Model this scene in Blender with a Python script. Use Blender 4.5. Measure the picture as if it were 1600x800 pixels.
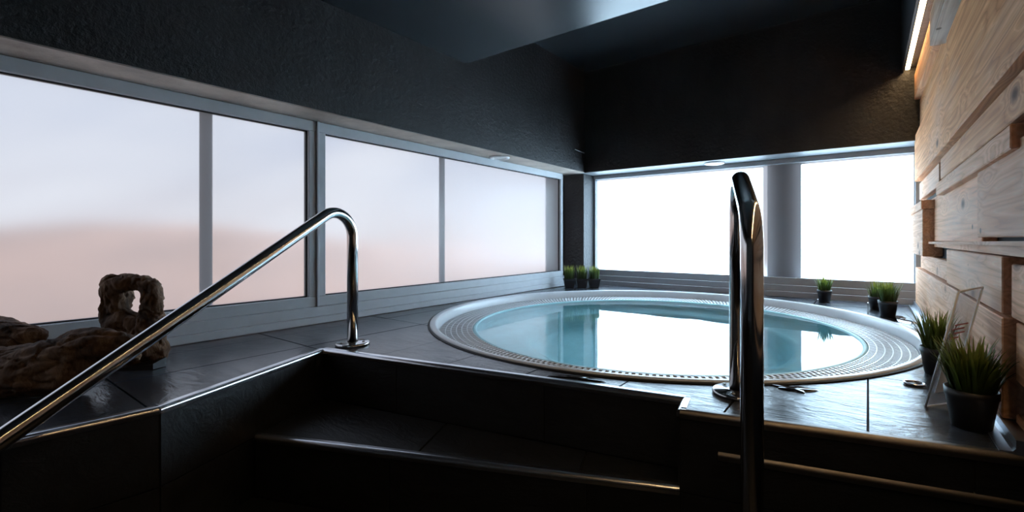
import bpy, bmesh, math, random
from mathutils import Vector, noise

# ------------------------------------------------------------------ camera, sky, sun, exposure
for o in list(bpy.data.objects):
    bpy.data.objects.remove(o, do_unlink=True)
scene = bpy.context.scene
COL = scene.collection
S = 0.45                       # metres per model unit (camera stands 1 unit above the pool deck)

FPX, HY, YAW, CX = 710.79, 373.19, 0.6212, 847.41
cam_d = bpy.data.cameras.new('camera')
cam_d.sensor_fit = 'HORIZONTAL'; cam_d.sensor_width = 36.0
cam_d.lens = FPX / 1600 * 36.0
cam_d.shift_x = -(CX - 800) / 1600
cam_d.shift_y = -(400 - HY) / 1600
cam_d.clip_start = 0.01; cam_d.clip_end = 500
cam = bpy.data.objects.new('camera', cam_d)
cam.location = (0, 0, 1.0 * S)
cam.rotation_euler = (math.pi / 2, 0, YAW)
COL.objects.link(cam)
scene.camera = cam

vs = scene.view_settings
vs.view_transform = 'Standard'
vs.look = 'None'
vs.gamma = 1.0
vs.exposure = 0.0
vs.use_curve_mapping = False

world = bpy.data.worlds.new('sky')
scene.world = world
world.use_nodes = True
wn, wl = world.node_tree.nodes, world.node_tree.links
wn.clear()
w_out = wn.new('ShaderNodeOutputWorld')
w_bg = wn.new('ShaderNodeBackground')
w_geo = wn.new('ShaderNodeTexCoord')
w_sep = wn.new('ShaderNodeSeparateXYZ')
w_map = wn.new('ShaderNodeMapRange')
w_ramp = wn.new('ShaderNodeValToRGB')
w_map.inputs['From Min'].default_value = -0.1
w_map.inputs['From Max'].default_value = 0.6
cr = w_ramp.color_ramp
cr.elements[0].position = 0.0; cr.elements[0].color = (0.70, 0.55, 0.49, 1)
cr.elements[1].position = 1.0; cr.elements[1].color = (0.50, 0.64, 0.92, 1)
for pos_, col_ in ((.14, (.70, .64, .66)), (.29, (.62, .66, .78)), (.57, (.60, .70, .90))):
    e = cr.elements.new(pos_); e.color = (*col_, 1)
w_bg.inputs['Strength'].default_value = 1.16
wl.new(w_geo.outputs['Generated'], w_sep.inputs[0])
wl.new(w_sep.outputs['Z'], w_map.inputs['Value'])
wl.new(w_map.outputs[0], w_ramp.inputs[0])
w_cl = wn.new('ShaderNodeTexNoise')
w_cl.inputs['Scale'].default_value = 3.0; w_cl.inputs['Detail'].default_value = 3; w_cl.inputs['Distortion'].default_value = .5
w_rt = wn.new('ShaderNodeMapping'); w_rt.inputs['Rotation'].default_value = (math.radians(-28), 0, 0)
w_mp = wn.new('ShaderNodeMapping'); w_mp.inputs['Scale'].default_value = (.8, .8, 3.0)
wl.new(w_geo.outputs['Generated'], w_rt.inputs['Vector']); wl.new(w_rt.outputs[0], w_mp.inputs['Vector']); wl.new(w_mp.outputs[0], w_cl.inputs['Vector'])
w_cr = wn.new('ShaderNodeMapRange'); w_cr.inputs['From Min'].default_value = .4; w_cr.inputs['From Max'].default_value = .68
w_cr.inputs['To Max'].default_value = .85
wl.new(w_cl.outputs[0], w_cr.inputs['Value'])
w_mix = wn.new('ShaderNodeMixRGB'); w_mix.inputs[2].default_value = (.84, .87, .95, 1)
wl.new(w_cr.outputs[0], w_mix.inputs[0]); wl.new(w_ramp.outputs[0], w_mix.inputs[1])
wl.new(w_mix.outputs[0], w_bg.inputs['Color'])
wl.new(w_bg.outputs[0], w_out.inputs[0])

sun_d = bpy.data.lights.new('sun', 'SUN')
sun_d.energy = 74.0
sun_d.angle = math.radians(1.0)
sun_d.color = (0.55, 0.79, 1.0)
sun = bpy.data.objects.new('sun', sun_d)
sun_dir = Vector((0.06, 0.86, 0.52)).normalized()      # towards the sun: beyond the end window
sun.rotation_euler = sun_dir.to_track_quat('Z', 'Y').to_euler()
sun.location = (2, 12, 8)
COL.objects.link(sun)

# ------------------------------------------------------------------ materials
MATS = {}
def new_mat(name):
    m = bpy.data.materials.new(name); m.use_nodes = True
    nt = m.node_tree; nt.nodes.clear()
    out = nt.nodes.new('ShaderNodeOutputMaterial')
    MATS[name] = m
    return m, nt, out
def N(nt, t, **kw):
    n = nt.nodes.new(t)
    for k, v in kw.items():
        if k in n.inputs.keys(): n.inputs[k].default_value = v
        else: setattr(n, k, v)
    return n
def principled(nt, out, color=(.5, .5, .5), rough=.5, metal=0., spec=.5):
    p = nt.nodes.new('ShaderNodeBsdfPrincipled')
    p.inputs['Base Color'].default_value = (*color, 1)
    p.inputs['Roughness'].default_value = rough
    p.inputs['Metallic'].default_value = metal
    p.inputs['Specular IOR Level'].default_value = spec
    nt.links.new(p.outputs[0], out.inputs[0])
    return p
def coords(nt, scale=(1, 1, 1), kind='Object', rnd=False):
    tc = nt.nodes.new('ShaderNodeTexCoord')
    mp = nt.nodes.new('ShaderNodeMapping')
    mp.inputs['Scale'].default_value = scale
    nt.links.new(tc.outputs[kind], mp.inputs['Vector'])
    if rnd:
        oi = nt.nodes.new('ShaderNodeObjectInfo')
        mul = nt.nodes.new('ShaderNodeMath'); mul.operation = 'MULTIPLY'; mul.inputs[1].default_value = 37.0
        nt.links.new(oi.outputs['Random'], mul.inputs[0])
        cb = nt.nodes.new('ShaderNodeCombineXYZ')
        for i in range(3): nt.links.new(mul.outputs[0], cb.inputs[i])
        nt.links.new(cb.outputs[0], mp.inputs['Location'])
    return mp.outputs[0]
def tex_noise(nt, vec, scale, detail=4, rough=.55, dist=0.):
    n = nt.nodes.new('ShaderNodeTexNoise')
    n.inputs['Scale'].default_value = scale; n.inputs['Detail'].default_value = detail
    n.inputs['Roughness'].default_value = rough; n.inputs['Distortion'].default_value = dist
    nt.links.new(vec, n.inputs['Vector'])
    return n
def ramp(nt, fac, stops):
    r = nt.nodes.new('ShaderNodeValToRGB')
    el = r.color_ramp.elements
    while len(el) < len(stops): el.new(.5)
    for i, (p, c) in enumerate(stops):
        el[i].position = p; el[i].color = (*c, 1)
    nt.links.new(fac, r.inputs[0])
    return r.outputs[0]
def bump(nt, height, p, strength=.3, dist=.01, normal=None):
    b = nt.nodes.new('ShaderNodeBump')
    b.inputs['Strength'].default_value = strength; b.inputs['Distance'].default_value = dist
    nt.links.new(height, b.inputs['Height'])
    if normal is not None: nt.links.new(normal, b.inputs['Normal'])
    nt.links.new(b.outputs[0], p.inputs['Normal'])
    return b.outputs[0]

def m_simple(name, color, rough=.5, metal=0., spec=.5, var=.08, nscale=12., bstr=0., bdist=.002):
    m, nt, out = new_mat(name)
    p = principled(nt, out, color, rough, metal, spec)
    v = coords(nt)
    n = tex_noise(nt, v, nscale, 4)
    lo = tuple(c * (1 - var) for c in color); hi = tuple(min(1, c * (1 + var)) for c in color)
    nt.links.new(ramp(nt, n.outputs[0], [(.3, lo), (.7, hi)]), p.inputs['Base Color'])
    if bstr: bump(nt, n.outputs[0], p, bstr, bdist)
    return m

# dark slate tile, riven surface
def m_slate(name, color, rough):
    m, nt, out = new_mat(name)
    p = principled(nt, out, color, rough, 0, .5)
    v = coords(nt, (1, 1, 1), rnd=True)
    vs_ = coords(nt, (1.0, 2.2, 2.2), rnd=True)
    big = tex_noise(nt, vs_, 5, 5, .55, 1.6)
    fine = tex_noise(nt, vs_, 26, 5, .6, .6)
    c0 = tuple(c * .65 for c in color); c1 = tuple(c * 1.45 for c in color)
    nt.links.new(ramp(nt, big.outputs[0], [(.3, c0), (.7, c1)]), p.inputs['Base Color'])
    r = nt.nodes.new('ShaderNodeMapRange')
    r.inputs['To Min'].default_value = rough - .06; r.inputs['To Max'].default_value = rough + .03
    nt.links.new(fine.outputs[0], r.inputs['Value']); nt.links.new(r.outputs[0], p.inputs['Roughness'])
    # riven layers: thin wavy ledges
    lay = tex_noise(nt, coords(nt, (1.2, 5.0, 5.0), rnd=True), 3.2, 6, .6, 2.2)
    rg = nt.nodes.new('ShaderNodeMath'); rg.operation = 'SUBTRACT'; rg.inputs[1].default_value = .5
    nt.links.new(lay.outputs[0], rg.inputs[0])
    ab = nt.nodes.new('ShaderNodeMath'); ab.operation = 'ABSOLUTE'; nt.links.new(rg.outputs[0], ab.inputs[0])
    l2 = nt.nodes.new('ShaderNodeMath'); l2.operation = 'MULTIPLY_ADD'; l2.inputs[1].default_value = .8
    nt.links.new(ab.outputs[0], l2.inputs[0]); nt.links.new(big.outputs[0], l2.inputs[2])
    mx = nt.nodes.new('ShaderNodeMath'); mx.operation = 'MULTIPLY_ADD'; mx.inputs[1].default_value = .15
    nt.links.new(fine.outputs[0], mx.inputs[0]); nt.links.new(l2.outputs[0], mx.inputs[2])
    bump(nt, mx.outputs[0], p, .32, .010)
    return m

def m_plaster(name, c0, c1, rough, bstr, scale=45., bd=.006, spec=.5):
    m, nt, out = new_mat(name)
    p = principled(nt, out, c0, rough, 0, spec)
    v = coords(nt)
    big = tex_noise(nt, v, 1.6, 5, .6, .4)
    st = tex_noise(nt, coords(nt, (1, 1, .35)), 5, 5, .6, .3)
    fine = tex_noise(nt, v, scale, 6, .65)
    mix = nt.nodes.new('ShaderNodeMath'); mix.operation = 'MULTIPLY_ADD'; mix.inputs[1].default_value = .6
    nt.links.new(big.outputs[0], mix.inputs[0])
    m2 = nt.nodes.new('ShaderNodeMath'); m2.operation = 'MULTIPLY'; m2.inputs[1].default_value = .4
    nt.links.new(st.outputs[0], m2.inputs[0]); nt.links.new(m2.outputs[0], mix.inputs[2])
    nt.links.new(ramp(nt, mix.outputs[0], [(.35, c0), (.65, c1)]), p.inputs['Base Color'])
    bump(nt, fine.outputs[0], p, bstr, bd)
    return m

def m_wood(name, light, mid, dark, white=.35, rough=.75):
    m, nt, out = new_mat(name)
    p = principled(nt, out, mid, rough, 0, .12)
    v = coords(nt, (1, 1, 1), rnd=True)
    # knots
    vk = coords(nt, (2.2, 1.5, 3.2), rnd=True)
    vor = nt.nodes.new('ShaderNodeTexVoronoi'); vor.inputs['Scale'].default_value = 1.9
    nt.links.new(vk, vor.inputs['Vector'])
    # growth rings bend around the knots: grain coordinate plus knot distance
    vg = coords(nt, (13, .30, 13), rnd=True)
    wob = tex_noise(nt, vg, 1.2, 2, .45, .25)
    kd = nt.nodes.new('ShaderNodeMapRange')
    kd.inputs['From Min'].default_value = 0; kd.inputs['From Max'].default_value = .55
    kd.inputs['To Min'].default_value = 1.0; kd.inputs['To Max'].default_value = 0
    nt.links.new(vor.outputs['Distance'], kd.inputs['Value'])
    pw = nt.nodes.new('ShaderNodeMath'); pw.operation = 'POWER'; pw.inputs[1].default_value = 3.0
    nt.links.new(kd.outputs[0], pw.inputs[0])
    ph = nt.nodes.new('ShaderNodeMath'); ph.operation = 'MULTIPLY_ADD'; ph.inputs[1].default_value = 6.0
    nt.links.new(pw.outputs[0], ph.inputs[0])
    wm = nt.nodes.new('ShaderNodeMath'); wm.operation = 'MULTIPLY'; wm.inputs[1].default_value = 10.0
    nt.links.new(wob.outputs[0], wm.inputs[0]); nt.links.new(wm.outputs[0], ph.inputs[2])
    sn = nt.nodes.new('ShaderNodeMath'); sn.operation = 'FRACT'
    nt.links.new(ph.outputs[0], sn.inputs[0])
    grain = ramp(nt, sn.outputs[0], [(0, mid), (.42, light), (.47, tuple(min(.9, c * 1.12 + .03) for c in light)), (.52, light), (.86, mid), (1, tuple(c * .8 for c in mid))])
    fine = tex_noise(nt, coords(nt, (60, 2, 60), rnd=True), 2.2, 4, .6)
    mixf = nt.nodes.new('ShaderNodeMixRGB'); mixf.blend_type = 'MULTIPLY'; mixf.inputs[0].default_value = .55
    nt.links.new(grain, mixf.inputs[1])
    nt.links.new(ramp(nt, fine.outputs[0], [(.3, (.62, .58, .55)), (.65, (1, 1, 1))]), mixf.inputs[2])
    # silvery worn patches
    pat = tex_noise(nt, coords(nt, (3, .8, 3), rnd=True), 1.8, 4, .6)
    mp_ = nt.nodes.new('ShaderNodeMapRange'); mp_.inputs['From Min'].default_value = .48; mp_.inputs['From Max'].default_value = .7
    mp_.inputs['To Max'].default_value = white
    nt.links.new(pat.outputs[0], mp_.inputs['Value'])
    mixw = nt.nodes.new('ShaderNodeMixRGB'); mixw.inputs[2].default_value = (.62, .55, .5, 1)
    nt.links.new(mp_.outputs[0], mixw.inputs[0]); nt.links.new(mixf.outputs[0], mixw.inputs[1])
    # knot core
    kc = nt.nodes.new('ShaderNodeMapRange'); kc.inputs['From Min'].default_value = .05; kc.inputs['From Max'].default_value = .15
    kc.inputs['To Min'].default_value = .95; kc.inputs['To Max'].default_value = 0
    nt.links.new(vor.outputs['Distance'], kc.inputs['Value'])
    mixk = nt.nodes.new('ShaderNodeMixRGB'); mixk.inputs[2].default_value = (*dark, 1)
    nt.links.new(kc.outputs[0], mixk.inputs[0]); nt.links.new(mixw.outputs[0], mixk.inputs[1])
    # nail and worm holes
    vh = nt.nodes.new('ShaderNodeTexVoronoi'); vh.inputs['Scale'].default_value = 7.0
    nt.links.new(coords(nt, (1, .7, 1), rnd=True), vh.inputs['Vector'])
    hc = nt.nodes.new('ShaderNodeMapRange'); hc.inputs['From Min'].default_value = .05; hc.inputs['From Max'].default_value = .07
    hc.inputs['To Min'].default_value = .8; hc.inputs['To Max'].default_value = 0
    nt.links.new(vh.outputs['Distance'], hc.inputs['Value'])
    mixh = nt.nodes.new('ShaderNodeMixRGB'); mixh.inputs[2].default_value = (.05, .025, .015, 1)
    nt.links.new(hc.outputs[0], mixh.inputs[0]); nt.links.new(mixk.outputs[0], mixh.inputs[1])
    oi = nt.nodes.new('ShaderNodeObjectInfo')
    hsv = nt.nodes.new('ShaderNodeHueSaturation')
    vr = nt.nodes.new('ShaderNodeMapRange'); vr.inputs['To Min'].default_value = .85; vr.inputs['To Max'].default_value = 1.12
    nt.links.new(oi.outputs['Random'], vr.inputs['Value']); nt.links.new(vr.outputs[0], hsv.inputs['Value'])
    nt.links.new(mixh.outputs[0], hsv.inputs['Color'])
    nt.links.new(hsv.outputs[0], p.inputs['Base Color'])
    bump(nt, sn.outputs[0], p, .12, .003)
    return m

m_slate('slate', (.034, .040, .050), .235)
m_slate('slate_shaded', (.010, .011, .013), .5)  # same slate as the deck, the stairwell's shade put into its darker colour
m_simple('grout', (.012, .012, .013), .8)
m_plaster('plaster_dark', (.006, .006, .0065), (.030, .029, .031), .52, .8, 38., .010)
m_plaster('ceiling_paint', (.022, .026, .030), (.034, .040, .046), .24, .20, 95., .004, .6)
m_plaster('soffit_concrete', (.24, .20, .17), (.64, .55, .48), .6, .35, 30., .006)
m_wood('pine', (.80, .40, .19), (.66, .295, .125), (.10, .036, .018), .2)
m_wood('pine_pale', (.88, .50, .31), (.76, .405, .235), (.10, .045, .028), .3)
m_wood('pine_weathered', (.44, .32, .24), (.33, .225, .16), (.10, .07, .05), .6)
m_simple('backing', (.018, .013, .011), .85)
m_simple('frame_white', (.55, .57, .60), .42, 0, .5, .05)
m_simple('frame_grey', (.34, .35, .37), .42, 0, .5, .05)
m_simple('soffit_grey', (.13, .14, .15), .5)
m_simple('gasket', (.01, .01, .011), .6)
m_simple('steel', (.62, .61, .60), .13, 1.0, .5, .04, 20)
m_simple('edge_metal', (.68, .68, .70), .22, 1.0, .5, .05, 30)
m_simple('edge_metal_dull', (.20, .185, .175), .40, 1.0, .5, .08, 30)
m_simple('skirting_metal', (.50, .52, .56), .35, 1.0, .5, .06, 20)
m_simple('rim_white', (.62, .65, .68), .28, 0, .5, .04)
m_simple('grille_white', (.60, .62, .64), .35, 0, .5, .04)
m_simple('basin', (.42, .74, .80), .5, 0, .4, .05)
m_simple('gutter_grey', (.05, .055, .06), .5)
m_simple('pot_black', (.016, .016, .018), .45, 0, .5, .1)
m_simple('soil', (.012, .010, .008), .9)
m_simple('post_paint', (.07, .08, .095), .6)
m_simple('ground_terrace', (.056, .031, .023), .8, 0, .3, .12, 1.5)
m_simple('hill_earth', (.082, .036, .022), .9, 0, .2, .2, .3)
m_simple('downlight_white', (.72, .73, .74), .4)
m_simple('screw', (.3, .3, .3), .35, 1.0)
m_simple('black_plastic', (.02, .02, .022), .35)
m_simple('paper', (.75, .72, .68), .7)
m_simple('print_red', (.45, .12, .09), .7)
m_simple('print_yellow', (.75, .5, .12), .7)

# frosted glass: etched inner face, clear outer face
def m_frost(name, r0, r1, diffuse):
    m, nt, out = new_mat(name)
    rf = N(nt, 'ShaderNodeBsdfRefraction', Roughness=.3, IOR=1.15)
    rf.inputs['Color'].default_value = (.97, .97, .97, 1)
    tl = N(nt, 'ShaderNodeBsdfTranslucent'); tl.inputs['Color'].default_value = (.9, .9, .9, 1)
    mixs = N(nt, 'ShaderNodeMixShader'); mixs.inputs[0].default_value = diffuse
    nt.links.new(rf.outputs[0], mixs.inputs[1]); nt.links.new(tl.outputs[0], mixs.inputs[2])
    gl = N(nt, 'ShaderNodeBsdfGlossy', Roughness=.35); gl.inputs['Color'].default_value = (.9, .9, .9, 1)
    mix2 = N(nt, 'ShaderNodeMixShader'); mix2.inputs[0].default_value = .05
    nt.links.new(mixs.outputs[0], mix2.inputs[1]); nt.links.new(gl.outputs[0], mix2.inputs[2])
    fn = tex_noise(nt, coords(nt, (3, 3, 1)), 2.5, 4)
    rr = N(nt, 'ShaderNodeMapRange'); rr.inputs['To Min'].default_value = r0; rr.inputs['To Max'].default_value = r1
    nt.links.new(fn.outputs[0], rr.inputs['Value']); nt.links.new(rr.outputs[0], rf.inputs['Roughness'])
    nt.links.new(mix2.outputs[0], out.inputs[0])
m_frost('frosted_glass', .29, .34, .25)
m_frost('frosted_glass_dense', .30, .40, .55)
m, nt, out = new_mat('glass_outer')
tr = N(nt, 'ShaderNodeBsdfTransparent'); tr.inputs['Color'].default_value = (.96, .97, .97, 1)
nt.links.new(tr.outputs[0], out.inputs[0])

# pool water
m, nt, out = new_mat('water')
p = principled(nt, out, (.80, .95, .97), .01, 0, .5)
p.inputs['Transmission Weight'].default_value = 1.0
p.inputs['IOR'].default_value = 1.33
wv = tex_noise(nt, coords(nt, (1, 1, 1)), 3.0, 2, .5, .3)
bump(nt, wv.outputs[0], p, .04, .02)

m, nt, out = new_mat('puddle_water')
p = principled(nt, out, (.006, .007, .009), .03, 0, .5)
wv = tex_noise(nt, coords(nt), 14, 2)
bump(nt, wv.outputs[0], p, .08, .004)

m, nt, out = new_mat('grass')
p = principled(nt, out, (.12, .2, .03), .45, 0, .4)
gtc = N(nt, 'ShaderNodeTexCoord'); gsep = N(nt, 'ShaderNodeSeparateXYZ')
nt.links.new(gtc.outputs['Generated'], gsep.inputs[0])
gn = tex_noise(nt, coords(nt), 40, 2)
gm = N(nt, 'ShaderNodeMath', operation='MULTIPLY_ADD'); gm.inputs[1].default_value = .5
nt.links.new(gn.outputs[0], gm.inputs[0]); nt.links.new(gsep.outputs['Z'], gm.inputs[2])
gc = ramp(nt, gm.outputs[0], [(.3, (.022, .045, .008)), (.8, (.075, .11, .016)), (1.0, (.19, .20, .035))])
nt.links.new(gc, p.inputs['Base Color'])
gt = N(nt, 'ShaderNodeBsdfTranslucent'); nt.links.new(gc, gt.inputs['Color'])
gx = N(nt, 'ShaderNodeMixShader'); gx.inputs[0].default_value = .3
nt.links.new(p.outputs[0], gx.inputs[1]); nt.links.new(gt.outputs[0], gx.inputs[2]); nt.links.new(gx.outputs[0], out.inputs[0])

m, nt, out = new_mat('acrylic')
p = principled(nt, out, (.85, .87, .9), .12, 0, .5)
at = N(nt, 'ShaderNodeBsdfTransparent'); at.inputs['Color'].default_value = (.93, .94, .95, 1)
ax = N(nt, 'ShaderNodeMixShader'); ax.inputs[0].default_value = .2
nt.links.new(at.outputs[0], ax.inputs[1]); nt.links.new(p.outputs[0], ax.inputs[2]); nt.links.new(ax.outputs[0], out.inputs[0])

m, nt, out = new_mat('led')
em = N(nt, 'ShaderNodeEmission'); em.inputs['Color'].default_value = (1.0, .66, .32, 1); em.inputs['Strength'].default_value = 34.0
nt.links.new(em.outputs[0], out.inputs[0])

# driftwood: brown, paler on raised ridges, dark cracks
m, nt, out = new_mat('driftwood')
p = principled(nt, out, (.2, .12, .07), .75, 0, .25)
dv = coords(nt, (1, 1, .5))
dn = tex_noise(nt, dv, 14, 6, .65, 1.2)
df = tex_noise(nt, coords(nt, (4, 4, 1)), 30, 5, .6)
nt.links.new(ramp(nt, dn.outputs[0], [(.32, (.03, .017, .011)), (.5, (.15, .085, .05)), (.68, (.34, .22, .14))]), p.inputs['Base Color'])
nb = bump(nt, dn.outputs[0], p, .8, .012)
bump(nt, df.outputs[0], p, .5, .004, nb)

# ------------------------------------------------------------------ object helpers (all input in model units)
WORLD = {}
def link(o, origin, parent=None):
    o.location = Vector(origin) * S
    if parent is not None:
        o.parent = parent
        o.location = (Vector(origin) - WORLD[parent.name]) * S
    COL.objects.link(o)
    WORLD[o.name] = Vector(origin)
    return o
def mesh_obj(name, bm, mat, parent=None, smooth=False, origin=None):
    vs_ = [v.co for v in bm.verts]
    lo = Vector((min(v[i] for v in vs_) for i in range(3))); hi = Vector((max(v[i] for v in vs_) for i in range(3)))
    if origin is None: origin = Vector(((lo.x + hi.x) / 2, (lo.y + hi.y) / 2, lo.z))
    origin = Vector(origin)
    for v in bm.verts: v.co = (v.co - origin) * S
    bmesh.ops.recalc_face_normals(bm, faces=bm.faces[:])
    me = bpy.data.meshes.new(name); bm.to_mesh(me); bm.free()
    for mm in (mat if isinstance(mat, (list, tuple)) else [mat]): me.materials.append(MATS[mm])
    if smooth:
        for pl in me.polygons: pl.use_smooth = True
    return link(bpy.data.objects.new(name, me), origin, parent)
def empty(name, origin, parent=None):
    o = bpy.data.objects.new(name, None); o.empty_display_size = .05
    return link(o, origin, parent)
def tag(o, label=None, cat=None, group=None, kind=None):
    for k, v in (('label', label), ('category', cat), ('group', group), ('kind', kind)):
        if v: o[k] = v
    return o
def structure(o, label=None, cat=None): return tag(o, label, cat, kind='structure')

def add_box(bm, x0, x1, y0, y1, z0, z1, bev=0.):
    b2 = bmesh.new()
    vs_ = [b2.verts.new((x, y, z)) for x in (x0, x1) for y in (y0, y1) for z in (z0, z1)]
    for f in ((0, 1, 3, 2), (4, 6, 7, 5), (0, 4, 5, 1), (2, 3, 7, 6), (0, 2, 6, 4), (1, 5, 7, 3)):
        b2.faces.new([vs_[i] for i in f])
    bmesh.ops.recalc_face_normals(b2, faces=b2.faces[:])
    if bev: bmesh.ops.bevel(b2, geom=b2.edges[:], offset=bev, segments=1, affect='EDGES')
    merge(bm, b2)
def merge(bm, b2):
    mp = {}
    for v in b2.verts: mp[v] = bm.verts.new(v.co)
    for f in b2.faces:
        nf = bm.faces.new([mp[v] for v in f.verts]); nf.smooth = f.smooth; nf.material_index = f.material_index
    b2.free()
def box(name, x0, x1, y0, y1, z0, z1, mat, parent=None, bev=0.):
    bm = bmesh.new(); add_box(bm, x0, x1, y0, y1, z0, z1, bev)
    return mesh_obj(name, bm, mat, parent)
def add_prism(bm, poly, z0, z1):
    """poly: list of (x, y); z0/z1 number or list per corner"""
    n = len(poly)
    a = z0 if isinstance(z0, (list, tuple)) else [z0] * n
    b = z1 if isinstance(z1, (list, tuple)) else [z1] * n
    lo = [bm.verts.new((p[0], p[1], a[i])) for i, p in enumerate(poly)]
    hi = [bm.verts.new((p[0], p[1], b[i])) for i, p in enumerate(poly)]
    bm.faces.new(lo[::-1]); bm.faces.new(hi)
    for i in range(n): bm.faces.new((lo[i], lo[(i + 1) % n], hi[(i + 1) % n], hi[i]))
def add_tube(bm, path, rad, seg=20, caps=True):
    """path: list of Vectors; rad: number or list"""
    path = [Vector(p) for p in path]
    n = len(path)
    rads = rad if isinstance(rad, (list, tuple)) else [rad] * n
    t = [(path[min(i + 1, n - 1)] - path[max(i - 1, 0)]).normalized() for i in range(n)]
    u = t[0].orthogonal().normalized(); rings = []
    for i in range(n):
        u = (u - t[i] * u.dot(t[i])).normalized(); w = t[i].cross(u)
        rings.append([bm.verts.new(path[i] + (u * math.cos(2 * math.pi * k / seg) + w * math.sin(2 * math.pi * k / seg)) * rads[i]) for k in range(seg)])
    for i in range(n - 1):
        for k in range(seg):
            f = bm.faces.new((rings[i][k], rings[i][(k + 1) % seg], rings[i + 1][(k + 1) % seg], rings[i + 1][k])); f.smooth = True
    if caps: bm.faces.new(rings[0][::-1]); bm.faces.new(rings[-1])
def add_lathe(bm, prof, seg, cx=0, cy=0, cz=0, closed=False, smooth=True):
    rings = []
    for r, z in prof:
        if r < 1e-6: rings.append([bm.verts.new((cx, cy, cz + z))])
        else: rings.append([bm.verts.new((cx + r * math.cos(2 * math.pi * k / seg), cy + r * math.sin(2 * math.pi * k / seg), cz + z)) for k in range(seg)])
    pairs = list(zip(rings[:-1], rings[1:])) + ([(rings[-1], rings[0])] if closed else [])
    for a, b in pairs:
        for k in range(seg):
            k2 = (k + 1) % seg
            if len(a) == 1 and len(b) == 1: continue
            if len(a) == 1: f = bm.faces.new((a[0], b[k2], b[k]))
            elif len(b) == 1: f = bm.faces.new((a[k], a[k2], b[0]))
            else: f = bm.faces.new((a[k], a[k2], b[k2], b[k]))
            f.smooth = smooth
def fillet_path(pts, rad, steps=10):
    pts = [Vector(p) for p in pts]; out_ = [pts[0]]
    for i in range(1, len(pts) - 1):
        a, b, c_ = pts[i - 1], pts[i], pts[i + 1]
        d0 = (a - b).normalized(); d1 = (c_ - b).normalized()
        ang = d0.angle(d1); k = rad / math.tan(ang / 2)
        p0 = b + d0 * k; p1 = b + d1 * k
        cen = b + (d0 + d1).normalized() * (rad / math.sin(ang / 2))
        v0 = p0 - cen; v1 = p1 - cen; tot = v0.angle(v1)
        for s_ in range(steps + 1):
            q = s_ / steps
            out_.append(cen + (v0 * math.sin((1 - q) * tot) + v1 * math.sin(q * tot)) / math.sin(tot))
    out_.append(pts[-1])
    return out_

# ------------------------------------------------------------------ the room shell
XL, YB = -5.36, 8.886                   # glass planes
HX, HYY, SOF = -4.85, 8.30, 2.40        # header faces and soffit height
ZD, YD, ZU = 3.60, 4.835, 4.51          # dropped ceiling, its end, upper ceiling
ZF = -1.78                              # lower floor
P1, P2, P3, P4, P5, P6 = (-3.481, .268), (-3.429, .872), (-4.028, 2.204), (-.935, 2.844), (-.896, 2.634), (.70, 3.018)
PC, PR = (-2.296, 5.648), 2.815         # pool centre and outer rim radius
DECK = [(-5.5, -3.2), (-3.50, -3.2), P1, P2, P3, P4, P5, P6, (.70, 8.98), (-5.5, 8.98)]

def planar(outline, hole=None, seg=160):
    bm = bmesh.new(); es = []
    def loop(pts):
        vv = [bm.verts.new((x, y, 0)) for x, y in pts]
        for i in range(len(vv)): es.append(bm.edges.new((vv[i], vv[(i + 1) % len(vv)])))
    loop(outline)
    if hole: loop([(hole[0] + hole[2] * math.cos(2 * math.pi * k / seg), hole[1] + hole[2] * math.sin(2 * math.pi * k / seg)) for k in range(seg)])
    bmesh.ops.triangle_fill(bm, use_beauty=True, use_dissolve=False, edges=es)
    return bm
def thicken(bm, z0, z1):
    """flat sheet -> slab between z0 (bottom) and z1 (top)"""
    for v in bm.verts: v.co.z = z1
    r = bmesh.ops.extrude_face_region(bm, geom=bm.faces[:])
    for g in r['geom']:
        if isinstance(g, bmesh.types.BMVert): g.co.z = z0

bm = planar(DECK, (PC[0], PC[1], PR - .09))
thicken(bm, ZF + .002, -.022)
floor = structure(mesh_obj('floor', bm, 'grout'), 'raised dark slate deck around the round pool', 'floor')

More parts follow.
